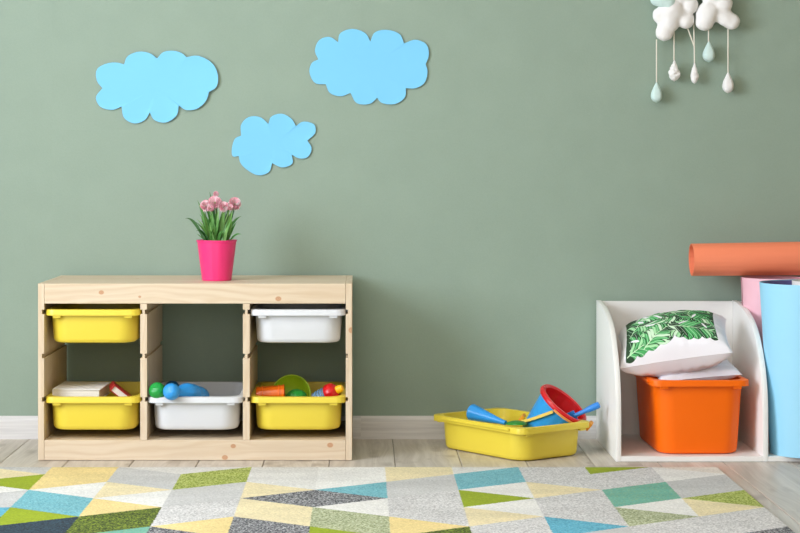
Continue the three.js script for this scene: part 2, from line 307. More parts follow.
// ------------------------------------------------------------------ toy pins in the middle bin
function makePin(label, color, name = 'toy_bowling_pin') {   // axis along +y, base at 0, head on top
  const t = thing(name, label, 'toy', [0, 0, 0], 0, 'toy pins in the white bin'), m = std(color, 0.3);
  const R = [[0, 0], [0.02, 0], [0.026, 0.002], [0.0285, 0.008], [0.031, 0.03], [0.0315, 0.033], [0.030, 0.035], [0.032, 0.037], [0.034, 0.06], [0.0345, 0.064], [0.0325, 0.066], [0.0345, 0.068], [0.0345, 0.088], [0.032, 0.102], [0.025, 0.117], [0.016, 0.13], [0.0125, 0.14], [0.0122, 0.15]];
  mesh('pin_body', lathe(R), m, t);
  const h = []; for (let i = 0; i <= 18; i++) { const a = -1.05 + i / 18 * (Math.PI / 2 + 1.05); h.push([Math.max(0, 0.0255 * Math.cos(a)), 0.172 + 0.0255 * Math.sin(a)]); }
  mesh('pin_head', lathe(h), m, t);
  return t;
}
function aim(o, base, dir) { o.position.set(...base); o.quaternion.setFromUnitVectors(V(0, 1, 0), V(...dir).normalize()); }
{
  const axis = (head, dir) => { const d = V(...dir).normalize(), h = V(...head).sub(d.clone().multiplyScalar(0.172)); return [h.toArray(), d.toArray()]; };
  aim(makePin('bright blue toy pin with its round head over the bin edge', 0x2f9be8), ...axis([-0.566, 0.208, 0.474], [-0.47, 0.2, 0.86]));
  aim(makePin('green toy pin beside the blue pins', 0x1fa045), ...axis([-0.612, 0.2075, 0.444], [-0.36, 0.62, 0.7]));
  aim(makePin('dark blue toy pin lying behind the bright blue pin', 0x1668a8), ...axis([-0.596, 0.179, 0.15], [-0.62, 0.2, -0.76]));
}

// ------------------------------------------------------------------ toys in the lower right bin
{
  const y0 = GROOVES[0] - BH + 0.0103;
  const bowl = []; for (let i = 0; i <= 14; i++) { const a = i / 14 * 1.35; bowl.push([0.06 * Math.sin(a) / Math.sin(1.35), 0.034 * (1 - Math.cos(a)) / (1 - Math.cos(1.35))]); }
  const inner = bowl.slice().reverse().map(([x, y]) => [Math.max(0, x - 0.0025 * Math.sqrt(x / 0.06)), y + 0.0022]);
  const b = thing('toy_bowl', 'round lime green toy bowl standing tilted in the right yellow bin', 'bowl', [-0.214, y0 + 0.072, 0.215]);
  mesh('bowl_wall', lathe([...bowl, ...inner], 48), std(0xb4dc2c, 0.35), b);
  mesh('rolled_edge', new THREE.TorusGeometry(0.0598, 0.0022, 8, 48).rotateX(Math.PI / 2).translate(0, 0.0352, 0), std(0xbbe234, 0.35), b);
  b.rotation.set(1.22, 0, 0.1);
  const c = thing('toy_cup', 'translucent orange toy cup lying in the right yellow bin', 'cup', [-0.318, y0 + 0.092, 0.37]);
  mesh('cup_wall', lathe([[0, 0], [0.026, 0], [0.0275, 0.002], [0.0305, 0.08], [0.032, 0.082], [0.032, 0.086], [0.0295, 0.086], [0.0262, 0.003], [0, 0.003]]), std(0xff7a10, 0.25, { transmission: 0.25, thickness: 0 }), c);
  for (const [y, r] of [[0.02, 0.029], [0.07, 0.0312]]) mesh('ridge', new THREE.TorusGeometry(r, 0.0016, 6, 36).rotateX(Math.PI / 2).translate(0, y, 0), std(0xff7a10, 0.25), c);
  c.rotation.set(0.12, 0, -1.53);
  const s = thing('sand_mould', 'dark green ribbed sand mould in front of the lime bowl', 'toy', [-0.197, y0 + 0.08, 0.34]);
  { const rings = []; for (let i = 0; i <= 10; i++) { const a = i / 10 * Math.PI / 2; const ring = []; for (let j = 0; j < 64; j++) { const q = j / 64 * Math.PI * 2, w = 1 + 0.06 * Math.cos(q * 9) * Math.cos(a); ring.push([0.034 * Math.cos(a) * w * Math.cos(q), 0.03 * Math.sin(a), 0.03 * Math.cos(a) * w * Math.sin(q)]); } rings.push(ring); }
    mesh('dome', loft(rings, { capA: true, crease: 0.9 }), std(0x2c9a3a, 0.35), s);
    mesh('flange', lathe([[0.028, -0.003], [0.04, -0.003], [0.041, 0], [0.04, 0.002], [0.028, 0.002], [0.028, -0.003]]), std(0x2c9a3a, 0.35), s); }
  s.rotation.set(0.2, 0.4, -0.1);
  const d = thing('sippy_cup', 'clear baby cup with red lid and yellow spout', 'cup', [-0.14, y0 + 0.078, 0.36]);
  mesh('cup_body', lathe([[0, 0], [0.021, 0], [0.023, 0.002], [0.0255, 0.05], [0.0245, 0.05], [0.0215, 0.003], [0, 0.003]]), std(0xb7d3e6, 0.12, { transmission: 0.75, thickness: 0 }), d);
  for (const y of [0.014, 0.024, 0.034]) mesh('grip_ring', new THREE.TorusGeometry(0.0225 + y * 0.06, 0.0013, 6, 36).rotateX(Math.PI / 2).translate(0, y, 0), std(0x6fa3cf, 0.3), d);
  mesh('lid', lathe([[0.0245, 0.046], [0.0275, 0.046], [0.029, 0.049], [0.029, 0.062], [0.0265, 0.07], [0.019, 0.077], [0.011, 0.08], [0, 0.081]]), std(0xd3171c, 0.3), d);
  mesh('spout', lathe([[0.0115, 0.078], [0.0125, 0.084], [0.0115, 0.093], [0.008, 0.099], [0, 0.101]]), std(0xf6c014, 0.35), d);
  d.quaternion.setFromUnitVectors(V(0, 1, 0), V(0.83, 0.42, 0.32).normalize());
}

// ------------------------------------------------------------------ potted plant on the frame
{
  const t = thing('potted_plant', 'pink flowering plant in a hot pink pot on the pine frame', 'plant', [-0.444, FH + 0.0004, 0.3]);
  t.scale.set(0.965, 1, 0.965);
  const pot = mesh('pot', lathe([[0, 0], [0.045, 0], [0.047, 0.0015], [0.0475, 0.004], [0.0625, 0.119], [0.0645, 0.12], [0.0648, 0.123], [0.0635, 0.1245], [0.061, 0.1235], [0.0592, 0.1], [0.046, 0.004], [0, 0.004]], 56), std(0xf0357c, 0.32), t);
  const soil = mesh('soil', lathe([[0, 0.112], [0.03, 0.114], [0.0602, 0.11], [0.0585, 0.1], [0, 0.1]]), std(0x4a3324, 1), t);
  const leafMats = [0x5f9a47, 0x4b8a3a, 0x86b866, 0x33672d, 0x6fa652].map(c => std(c, 0.5, { transmission: 0.2, thickness: 0 }));
  const R = rng(9), soilY = 0.112;
  function leaf(base, tip, width, lift, mat) {          // curved strap with a folded midrib
    const A = V(...base), B = V(...tip), C = A.clone().lerp(B, 0.55).add(V(0, lift, 0)), crv = new THREE.QuadraticBezierCurve3(A, C, B);
    const pos = [], idx = [], n = 12, face = V((R() - 0.5) * 1.4, 0.5 + R() * 0.5, 0.5 + R() * 0.8);
    for (let i = 0; i <= n; i++) {
      const q0 = i / n, p = crv.getPoint(q0), tn = crv.getTangent(q0), side = tn.clone().cross(face).normalize(), nrm = side.clone().cross(tn).normalize();
      const w = width * Math.max(0.06, (0.35 + 0.65 * Math.sin(Math.PI * Math.pow(q0, 0.85))) * (1 - Math.pow(q0, 5)));
      for (const k of [-1, 0, 1]) { const q = p.clone().addScaledVector(side, k * w / 2).addScaledVector(nrm, Math.abs(k) * w * 0.16); pos.push(q.x, q.y, q.z); }
    }
    for (let i = 0; i < n; i++) for (let k = 0; k < 2; k++) { const a = i * 3 + k; idx.push(a, a + 1, a + 3, a + 1, a + 4, a + 3); }
    const g = new THREE.BufferGeometry(); g.setAttribute('position', new THREE.Float32BufferAttribute(pos, 3)); g.setIndex(idx); g.computeVertexNormals();
    mesh('leaf', g, mat, t);
  }
  const L = [ // tip offsets in metres from the pot axis
    [-0.1, 0.19, 0.01, 0.014, 0.045], [-0.063, 0.153, 0.03, 0.013, 0.03], [-0.062, 0.245, -0.01, 0.018, 0.02], [-0.022, 0.272, 0.005, 0.02, 0.02], [-0.034, 0.225, 0.03, 0.016, 0.02],
    [0.08, 0.198, 0.01, 0.014, 0.03], [0.08, 0.142, 0.03, 0.013, 0.022], [0.055, 0.216, 0.025, 0.024, 0.0], [0.045, 0.2, -0.02, 0.022, 0.0], [0.06, 0.232, -0.01, 0.016, 0.01], [0.028, 0.23, 0.03, 0.018, 0.0], [-0.012, 0.215, 0.04, 0.02, 0.0], [-0.05, 0.2, 0.02, 0.018, 0.01], [0.012, 0.2, 0.045, 0.016, 0.0],
    [-0.02, 0.19, -0.04, 0.02, 0.0], [0.03, 0.18, -0.045, 0.02, 0.0], [0.065, 0.18, 0.02, 0.016, 0.01], [-0.03, 0.16, 0.05, 0.014, 0.02], [0.02, 0.15, 0.055, 0.014, 0.02], [-0.04, 0.215, -0.02, 0.018, 0.0], [0.04, 0.25, 0.0, 0.014, 0.0], [0.05, 0.21, 0.04, 0.026, 0.01], [-0.042, 0.218, 0.035, 0.022, 0.0], [-0.02, 0.18, 0.05, 0.016, 0.0], [0.038, 0.17, 0.045, 0.018, 0.0], [0.0, 0.225, 0.02, 0.02, 0.0], [0.02, 0.215, 0.0, 0.022, 0.0], [-0.055, 0.175, 0.04, 0.014, 0.01], [-0.03, 0.25, -0.02, 0.014, 0.0]
  ];
  for (let i = 0; i < 46; i++) { const an = R() * Math.PI * 2, rr = 0.02 + R() * 0.055; L.push([rr * Math.cos(an) + 0.004, 0.14 + R() * 0.085, rr * Math.sin(an) * 0.7, 0.009 + R() * 0.006, (R() - 0.2) * 0.04]); }
  L.forEach(([x, y, z, w, l], i) => { const k = 0.35; leaf([x * k + (R() - 0.5) * 0.03, soilY - 0.002, z * k + (R() - 0.5) * 0.03], [x, y, z], w * 0.72, l, leafMats[Math.floor(R() * leafMats.length)]); });
  const petal = new THREE.MeshPhysicalMaterial({ vertexColors: true, roughness: 0.85 }), calyx = std(0x6d9a4c, 0.6), stemMat = std(0x7fa35a, 0.6);
  const flowers = [[-0.033, 0.236, 0.02, 0.017], [-0.003, 0.246, 0.025, 0.02], [0.024, 0.232, 0.03, 0.016], [0.058, 0.242, 0.012, 0.019], [-0.003, 0.268, -0.005, 0.008], [-0.016, 0.226, 0.035, 0.011], [0.045, 0.228, 0.03, 0.009]];
  flowers.forEach(([x, y, z, r], f) => {
    mesh('stem', tube([[x * 0.3, soilY, z * 0.3], [x * 0.5 + 0.003, (soilY + y) / 2, z * 0.6], [x, y - r * 0.6, z]], 0.0018, 12, 6), stemMat, t);
    const geos = [];
    for (let ring = 0; ring < 5; ring++) { const n = 4 + ring * 3;
      for (let i = 0; i < n; i++) { // fan-shaped petal with a frilled outer edge
        const pos = [], idx = [], a0 = (i + R() * 0.7) / n * Math.PI * 2, m = 7, len = r * (0.8 + ring * 0.06) * (0.85 + R() * 0.3), half = 0.5, tilt = 0.12 + ring * 0.33 + (R() - 0.5) * 0.35, pink = new THREE.Color([0xfad3da, 0xf6bac6, 0xefa0b2, 0xfce4e7][Math.floor(R() * 4)]);
        for (let s = 0; s <= 3; s++) for (let j = 0; j <= m; j++) { const q = (j / m - 0.5) * 2, rad = len * s / 3 * (s === 3 ? 1 - 0.1 * (j % 2) : 1), fr = s === 3 ? (j % 2 ? 0.2 : -0.2) * len : 0, up = Math.cos(tilt) * rad + fr, o = Math.sin(tilt) * rad + 0.001, an = a0 + q * half * (0.5 + s / 5); pos.push(o * Math.cos(an), up, o * Math.sin(an)); }
        for (let s = 0; s < 3; s++) for (let j = 0; j < m; j++) { const a = s * (m + 1) + j; idx.push(a, a + 1, a + m + 1, a + 1, a + m + 2, a + m + 1); }
        const g = new THREE.BufferGeometry(); g.setAttribute('position', new THREE.Float32BufferAttribute(pos, 3)); g.setIndex(idx); g.setAttribute('color', new THREE.Float32BufferAttribute(pos.map((_, q2) => [pink.r, pink.g, pink.b][q2 % 3]), 3)); g.computeVertexNormals(); geos.push(g);
      } }
    const head = mergeGeometries(geos).rotateX(0.95).rotateZ(-x * 6).translate(x, y - r * 0.35, z);
    const h = mesh('flower_head', head, petal, t);
    mesh('calyx', new THREE.SphereGeometry(r * 0.42, 12, 8).scale(1, 1.3, 1).translate(x, y - r * 0.75, z), calyx, h);
  });
}

// ------------------------------------------------------------------ paper clouds on the wall
{
  const clouds = [
    ['light blue paper cloud, leftmost on the green wall', [-0.66, 1.135], [[[-176,-1],[-194,23],[-194,60],[-162,79],[-130,82]],[[-106,76],[-96,101],[-60,117],[-23,112]],[[1,95],[20,115],[52,120],[81,112]],[[96,99],[132,104],[180,79],[198,38],[192,2]],[[169,-13],[159,-42],[129,-68],[93,-71]],[[71,-57],[64,-89],[28,-112],[-9,-103]],[[-23,-79],[-38,-103],[-72,-115],[-106,-97]],[[-114,-60],[-144,-71],[-184,-60],[-197,-30]]]],
    ['light blue paper cloud, highest and rightmost of the three', [0.029, 1.203], [[[-167,24],[-178,53],[-164,87],[-130,97]],[[-103,79],[-97,108],[-57,123],[-14,108]],[[1,82],[15,111],[52,120],[96,106]],[[110,76],[147,88],[183,72],[190,36]],[[180,9],[186,-15],[176,-52],[147,-69]],[[116,-69],[113,-98],[81,-120],[37,-116]],[[23,-100],[1,-119],[-43,-117]],[[-63,-84],[-94,-95],[-130,-84]],[[-143,-56],[-178,-52],[-196,-15],[-187,14]]]],
    ['smallest light blue paper cloud, lowest on the wall above the plant', [-0.2816, 0.9537], [[[-106,27],[-106,63],[-82,87],[-45,87]],[[-18,65],[-9,88],[25,98],[57,81]],[[71,58],[93,72],[130,63],[134,37]],[[108,11],[122,-14],[108,-43],[79,-46]],[[57,-33],[60,-62],[28,-76]],[[-6,-62],[-16,-91],[-53,-101],[-89,-82],[-108,-62]],[[-114,-39],[-133,-40],[-136,-14],[-125,18]]]],
  ];
  const m = std(0x7dccf4, 0.75);
  clouds.forEach(([label, [cx, cy], lobes], ci) => {
    const out = [];
    lobes.forEach((l, i) => { const end = lobes[(i + 1) % lobes.length][0], c = new THREE.CatmullRomCurve3([...l, end].map(p => V(p[0] / 1000, p[1] / 1000, 0)), false, 'centripetal'); c.getPoints(14).slice(0, -1).forEach(p => out.push([p.x, p.y])); });
    // card of real thickness, bowed a little: the rim stands off the wall, most on the right
    const rings = [], T = 0.0007, zOf = (x, y, k) => 0.0012 + (0.0028 + 0.0035 * clamp(x / 0.2 + 0.3)) * k * k * (ci === 0 ? 1.4 : 0.8) + 0.0012 * vnoise(x * 14 + ci * 5, y * 14, 7);
    const f = [0.02, 0.35, 0.65, 0.85, 1];
    for (const k of f) rings.push(out.map(([x, y]) => [x * k, y * k, zOf(x * k, y * k, k) + T]));
    for (const k of [...f].reverse()) rings.push(out.map(([x, y]) => [x * k, y * k, zOf(x * k, y * k, k)]));
    const o = mesh('paper_cloud', loft(rings, { capA: true, capB: true, crease: 0.5 }), m);
    o.position.set(cx, cy, 0); tag(o, label, 'decoration', 'paper clouds on the wall');
  });
}

// ------------------------------------------------------------------ stuffed cloud hangings
{
  const fabricB = tex(256, 256, (x, y) => { const v = 128 + 60 * Math.sin(x * 0.8) * Math.sin(y * 0.8) + 60 * (hash(x, y, 7) - 0.5); return [v, v, v]; }, false);
  const felt = new THREE.MeshPhysicalMaterial({ color: 0xf4f3f1, roughness: 0.95, sheen: 0.3, bumpMap: fabricB, bumpScale: 0.0006 }), mint = new THREE.MeshPhysicalMaterial({ color: 0xd0e8e3, roughness: 0.95, sheen: 0.3 }), cord = std(0xf0ebdc, 0.9);
  const U = (u, v) => [(u - 361) * 0.003221, 0.876 - (v - 168) * 0.00321];    // wall sketch grid: 3.21 mm squares
  function blob(lobes, seed) {            // lobes: [x, y, z, r] joined softly
    const res = 60, box3 = new THREE.Box3(); lobes.forEach(([x, y, z, r]) => { box3.expandByPoint(V(x - r, y - r, z - r)); box3.expandByPoint(V(x + r, y + r, z + r)); });
    const c = box3.getCenter(V(0, 0, 0)), s = Math.max(...box3.getSize(V(0, 0, 0)).toArray()) / 2 * 1.25;
    const mc = new MarchingCubes(res, new THREE.MeshBasicMaterial(), false, false, 60000); mc.isolation = 0;
    const half = res / 2;
    for (let k = 0; k < res; k++) for (let j = 0; j < res; j++) for (let i = 0; i < res; i++) {
      const x = c.x + (i - half) / half * s, y = c.y + (j - half) / half * s, z = c.z + (k - half) / half * s; let d = 1;
      for (const [lx, ly, lz, r] of lobes) { const e = Math.hypot(x - lx, y - ly, (z - lz) * 1.25) - r, h = clamp(0.5 + 0.5 * (d - e) / 0.009); d = mix(d, e, h) - 0.009 * h * (1 - h); }
      d += (vnoise(x * 60 + z * 40, y * 60, seed) - 0.5) * 0.003;
      mc.field[i + j * res + k * res * res] = -d;
    }
    mc.update();
    const n = mc.count, g = new THREE.BufferGeometry(); g.setAttribute('position', new THREE.Float32BufferAttribute(mc.positionArray.slice(0, n * 3), 3));
    g.scale(s, s, s).translate(c.x, c.y, c.z); const w = mergeVertices(g, 1e-5); w.computeVertexNormals();
    const p = w.attributes.position, uv = []; for (let i = 0; i < p.count; i++) uv.push(p.getX(i) * 8, p.getY(i) * 8); w.setAttribute('uv', new THREE.Float32BufferAttribute(uv, 2)); return w;
  }
  const Z = 0.042, P = list => list.map(([u, v, r, dz = 0]) => [...U(u, v), Z + dz, r * 0.00321]);
  function drop(t, u, v0, v1, w, mat, bumpy) {
    const [x, y0] = U(u, v0), y1 = U(u, v1)[1], h = y0 - y1, r = w * 0.00321 / 2, pr = [];
    for (let i = 0; i <= 16; i++) { const s = i / 16; pr.push([i === 0 || i === 16 ? 0.0003 : r * Math.sin(Math.PI * Math.pow(s, 0.62)), s * h]); }
    const g = lathe(pr, 24), p = g.attributes.position;
    if (bumpy) { for (let i = 0; i < p.count; i++) { const k = 1 + (vnoise(p.getX(i) * 160 + 9, p.getY(i) * 160 + p.getZ(i) * 90, 5) - 0.5) * bumpy; p.setX(i, p.getX(i) * k); p.setZ(i, p.getZ(i) * k); } g.computeVertexNormals(); }
    mesh('raindrop', g.translate(x, y1, Z - 0.012), mat, t);
  }
  const line = (t, pts, r = 0.0021) => mesh('cord', tube(pts.map(([u, v, z = Z - 0.012]) => [...U(u, v), z]), r, 10, 6), cord, t);
  {
    const t = thing('cloud_hanging', 'white and mint stuffed cloud with three raindrops on cords', 'decoration', [0, 0, 0], 0, 'stuffed cloud wall hangings');
    mesh('cushion_cloud', blob(P([[664, 32, 9], [668, 22, 11], [660, 15, 8], [670, 10, 13, 0.004], [685, 20, 8.5], [678, 14, 9], [689, 5, 8.5, 0.006], [682, -6, 12], [672, -14, 11]]), 3), felt, t);
    mesh('mint_lobe', blob(P([[656, -1, 7, 0.012], [661, 0, 7.5, 0.02], [667, 3, 6.5, 0.022], [664, -8, 9, 0.014]]), 4), mint, t);
    line(t, [[656.5, 39], [656.5, 82]]); drop(t, 656.5, 81, 102.5, 11.5, mint);
    line(t, [[674, 28], [674, 60]]); drop(t, 674.3, 59, 81, 11, felt, 0.5);
    line(t, [[694, 14, Z - 0.02], [694.2, 46], [694.5, 63]]); line(t, [[687, 26], [694.2, 46]]); drop(t, 694.5, 61, 83.5, 7.5, felt, 0.3);
    line(t, [[678, -14, 0.03], [677, -40, 0.008]]); mesh('nail', new THREE.CylinderGeometry(0.002, 0.002, 0.016, 10).rotateX(Math.PI / 2).translate(...U(677, -40), 0.007), std(0x999999, 0.3, { metalness: 1 }), t);
  }
  {
    const t = thing('cloud_hanging', 'white stuffed cloud with two raindrops, right of the mint one', 'decoration', [0, 0, 0], 0, 'stuffed cloud wall hangings');
    mesh('cushion_cloud', blob(P([[704, 21, 9.5], [707, 12, 11, 0.004], [699, 13, 3], [731, 21.5, 8], [724, 17, 8.5], [717, 13, 8], [722, 3, 9.5, 0.006], [712, -4, 11], [720, -10, 10], [703, -10, 9]]), 8), felt, t);
    mesh('mint_lobe', blob(P([[714, -6, 7, 0.02], [706, -9, 7, 0.016]]), 9), mint, t);
    line(t, [[708.5, 26], [708.5, 42]]); drop(t, 708.8, 40, 62, 12.5, mint);
    line(t, [[728, 25], [728, 73]]); drop(t, 728, 71, 93, 11.5, felt);
    line(t, [[714, -14, 0.03], [714, -40, 0.008]]); mesh('nail', new THREE.CylinderGeometry(0.002, 0.002, 0.016, 10).rotateX(Math.PI / 2).translate(...U(714, -40), 0.007), std(0x999999, 0.3, { metalness: 1 }), t);
  }
}

// ------------------------------------------------------------------ white shelf with curved sides
const SX = 0.7595, SD = 0.487;
{
  const t = thing('low_shelf', 'low white shelf with curved sides beside the floor bin', 'shelf');
  const m = std(0xf2f2ee, 0.4);
  const side = x => {
    const s = new THREE.Shape(); s.moveTo(0.016, 0.001); s.lineTo(SD, 0.001); s.lineTo(SD, 0.1);
    s.splineThru([[0.484, 0.17], [0.473, 0.222], [0.44, 0.29], [0.378, 0.358], [0.3, 0.404], [0.19, 0.434], [0.09, 0.446]].map(p => new THREE.Vector2(...p)));
    s.lineTo(0.016, 0.449); s.closePath();
    return toCreasedNormals(new THREE.ExtrudeGeometry(s, { depth: 0.0144, bevelEnabled: true, bevelSize: 0.0008, bevelThickness: 0.0008, bevelOffset: -0.0008, bevelSegments: 2, curveSegments: 40 }), 0.5).rotateY(-Math.PI / 2).translate(x + 0.0152, 0, 0);
  };
  const bw = 0.438;
  for (let k = 0; k < 3; k++) mesh('side_panel', side(SX + k * bw), m, t);
  for (let k = 0; k < 2; k++) {
    const x0 = SX + k * bw + 0.0162, x1 = SX + (k + 1) * bw - 0.0002;
    mesh('base_board', rspan(x0, x1, 0.001, 0.0165, 0.016, SD, 0.001), m, t);
    mesh('back_panel', rspan(x0, x1, 0.0168, 0.447, 0.0165, 0.03, 0.001), m, t);
  }
}

// ------------------------------------------------------------------ cushions
function cushion(w, h, T, seed, wr) {            // lies in x-z, thickness in y; front edge at +z
  const n = 44, make = s => {
    const pos = [], uv = [], idx = [];
    for (let j = 0; j <= n; j++) for (let i = 0; i <= n; i++) {
      const u = i / n * 2 - 1, v = j / n * 2 - 1, k = Math.pow(Math.max(0, (1 - u * u) * (1 - v * v)), 0.4), pin = 0.06;
      const e = 1 - Math.max(Math.abs(u), Math.abs(v));
      const wk = (fbm(u * 4 + seed, v * 4 + s, seed, 3) - 0.5) * wr * Math.min(1, e * 5) + (vnoise(Math.abs(u) > Math.abs(v) ? v * 11 : u * 11, seed + s, 17) - 0.5) * wr * 0.8 * Math.exp(-e * 6) * Math.min(1, e * 14);
      pos.push(w / 2 * u * (1 - pin * (1 - v * v)), s * (T / 2 * k + wk), h / 2 * v * (1 - pin * (1 - u * u))); uv.push(i / n, 1 - j / n);
    }
    for (let j = 0; j < n; j++) for (let i = 0; i < n; i++) { const a = j * (n + 1) + i, b = a + n + 1; s > 0 ? idx.push(a, b, a + 1, a + 1, b, b + 1) : idx.push(a, a + 1, b, a + 1, b + 1, b); }
    const g = new THREE.BufferGeometry(); g.setAttribute('position', new THREE.Float32BufferAttribute(pos, 3)); g.setAttribute('uv', new THREE.Float32BufferAttribute(uv, 2)); g.setIndex(idx); g.computeVertexNormals(); return g;
  };
  return [make(1), make(-1)];
}
{
  // printed leaf pattern: split tropical leaves on white cloth
  const cv = document.createElement('canvas'); cv.width = cv.height = 768; const c = cv.getContext('2d'), R = rng(5);
  c.fillStyle = '#f3f1f6'; c.fillRect(0, 0, 768, 768);
  c.save(); c.beginPath();
  c.moveTo(62, 20); c.lineTo(700, 15); c.lineTo(692, 705);
  for (const [x, y, cx, cy] of [[640, 700, 668, 728], [588, 694, 612, 722], [530, 700, 560, 726], [462, 690, 500, 724], [398, 668, 432, 706], [384, 700, 394, 690], [300, 722, 345, 742], [215, 738, 260, 752], [130, 750, 175, 764], [50, 756, 90, 768]]) c.quadraticCurveTo(cx, cy, x, y);
  c.closePath(); c.clip();
  c.fillStyle = '#2c4a30'; c.fillRect(0, 0, 768, 768);
  const greens = ['#2f8a45', '#57b569', '#3f9f55', '#9ad79a', '#1c4a2a', '#4fae62', '#cfeacb', '#26402a'];
  const frond = (x, y, a, L) => { c.save(); c.translate(x, y); c.rotate(a);
    for (let k = 0; k < 9; k++) for (const s of [-1, 1]) { const px = L * (0.05 + k * 0.1), w = L * 0.42 * Math.sin(Math.PI * (0.25 + k * 0.075));
      c.fillStyle = greens[Math.floor(R() * greens.length)]; c.beginPath(); c.moveTo(px, 0); c.quadraticCurveTo(px + w * 0.4, s * w * 0.5, px + w * 0.75, s * w); c.quadraticCurveTo(px + w * 0.95, s * w * 0.5, px + L * 0.095, 0); c.fill();
      c.strokeStyle = 'rgba(225,245,220,0.75)'; c.lineWidth = 3; c.beginPath(); c.moveTo(px + 4, 0); c.quadraticCurveTo(px + w * 0.5, s * w * 0.45, px + w * 0.78, s * w * 0.85); c.stroke();
      c.strokeStyle = 'rgba(18,44,24,0.9)'; c.lineWidth = 6; c.beginPath(); c.moveTo(px + L * 0.095, s * 3); c.quadraticCurveTo(px + w * 0.85, s * w * 0.5, px + w * 0.76, s * w); c.stroke(); }
    c.strokeStyle = '#c8e8bf'; c.lineWidth = 7; c.beginPath(); c.moveTo(0, 0); c.lineTo(L, 0); c.stroke(); c.restore(); };
  frond(120, 480, -0.75, 420); frond(300, 120, 0.2, 400); frond(640, 90, 2.3, 430); frond(400, 420, -0.6, 330); frond(130, 600, -0.25, 300); frond(660, 260, 2.9, 300); frond(150, 120, 0.5, 260); frond(560, 120, 1.75, 360); frond(690, 420, 2.6, 330); frond(420, 640, -1.0, 320); frond(640, 640, -2.0, 300); frond(80, 700, -0.9, 360); frond(250, 700, -1.4, 260); frond(330, 60, 1.2, 300); frond(80, 520, -1.1, 330); frond(200, 560, -0.2, 300); frond(90, 260, 0.1, 300); frond(130, 400, 0.6, 260); frond(60, 740, -0.35, 330); frond(700, 700, -2.5, 330); frond(300, 720, -0.5, 330); frond(520, 700, -0.9, 300); frond(180, 730, -0.8, 280); frond(690, 560, 2.95, 330); frond(390, 560, 0.25, 300);
  c.fillStyle = '#f3f1f6'; for (const [x, y, w, h, a] of [[210, 240, 46, 17, 1.0], [170, 330, 40, 14, 1.1], [330, 170, 36, 12, 1.3], [160, 190, 26, 12, 0.4], [300, 330, 52, 12, 0.9], [450, 230, 40, 9, 2.2], [560, 380, 44, 10, 1.9], [240, 470, 42, 12, 0.5], [620, 560, 40, 9, 1.2], [480, 520, 46, 10, 2.5], [120, 620, 40, 11, 0.6]]) { c.beginPath(); c.ellipse(x, y, w, h, a, 0, Math.PI * 2); c.fill(); }
  c.restore();
  const map = new THREE.CanvasTexture(cv); map.colorSpace = THREE.SRGBColorSpace;
  const cloth = new THREE.MeshPhysicalMaterial({ color: 0xf0eef3, roughness: 0.95, sheen: 0.2 }), print = new THREE.MeshPhysicalMaterial({ map, roughness: 0.9, sheen: 0.2 });
  const mk = (name, label, w, h, T, seed, front, wr) => { const t = thing(name, label, 'cushion'); const [a, b] = cushion(w, h, T, seed, wr); mesh('front_cover', a, front, t); mesh('back_cover', b, cloth, t);
    const n = 44, pts = []; for (const [x0, z0, x1, z1] of [[-1, -1, 1, -1], [1, -1, 1, 1], [1, 1, -1, 1], [-1, 1, -1, -1]]) for (let i = 0; i < n; i++) { const u = mix(x0, x1, i / n), v = mix(z0, z1, i / n); pts.push(V(w / 2 * u * (1 - 0.06 * (1 - v * v)), 0, h / 2 * v * (1 - 0.06 * (1 - u * u)))); }
    mesh('seam', new THREE.TubeGeometry(new THREE.CatmullRomCurve3(pts, true), 176, 0.0009, 6, true), cloth, t); return t; };
  const up = mk('cushion', 'white cushion with green tropical leaf print on the orange bin', 0.34, 0.29, 0.178, 7, print, 0.012);
  up.position.set(0.961, 0.337, 0.31); up.rotation.order = 'YXZ'; up.rotation.set(0.27, -0.12, 0.165);
  const lo = mk('cushion', 'plain white cushion under the leaf cushion in the orange bin', 0.25, 0.29, 0.075, 13, cloth, 0.01);
  lo.position.set(1.02, 0.262, 0.275); lo.rotation.order = 'YXZ'; lo.rotation.set(0.14, 0.04, 0.09);
}

// ------------------------------------------------------------------ paper rolls
function rollGeo(rB, rT, h, turns, gap, th = 0.0012) {     // one sheet wound in a spiral, upright, wider at the top if rT > rB
  const n = Math.round(turns * 72), pos = [], idx = [], rows = 6;
  for (let k = 0; k <= rows; k++) for (let i = 0; i <= n; i++) { const a = i / 72 * Math.PI * 2, s = k / rows, R = mix(rB, rT, s) - gap * (i / 72); for (const e of [0, th]) pos.push((R - e) * Math.cos(a), h * s, (R - e) * Math.sin(a)); }
  const W = (n + 1) * 2, q = (a, b, c, d) => idx.push(a, b, c, c, b, d);
  for (let k = 0; k < rows; k++) for (let i = 0; i < n; i++) { const a = k * W + i * 2; q(a, a + W, a + 2, a + W + 2); q(a + 1, a + 3, a + W + 1, a + W + 3); }
  for (let i = 0; i < n; i++) { const a = i * 2, b = rows * W + i * 2; q(a, a + 2, a + 1, a + 3); q(b, b + 1, b + 2, b + 3); }
  for (let k = 0; k < rows; k++) for (const i of [0, n]) { const a = k * W + i * 2; q(a, a + 1, a + W, a + W + 1); }
  const g = new THREE.BufferGeometry(); g.setAttribute('position', new THREE.Float32BufferAttribute(pos, 3)); g.setIndex(idx); return toCreasedNormals(g, 0.5);
}
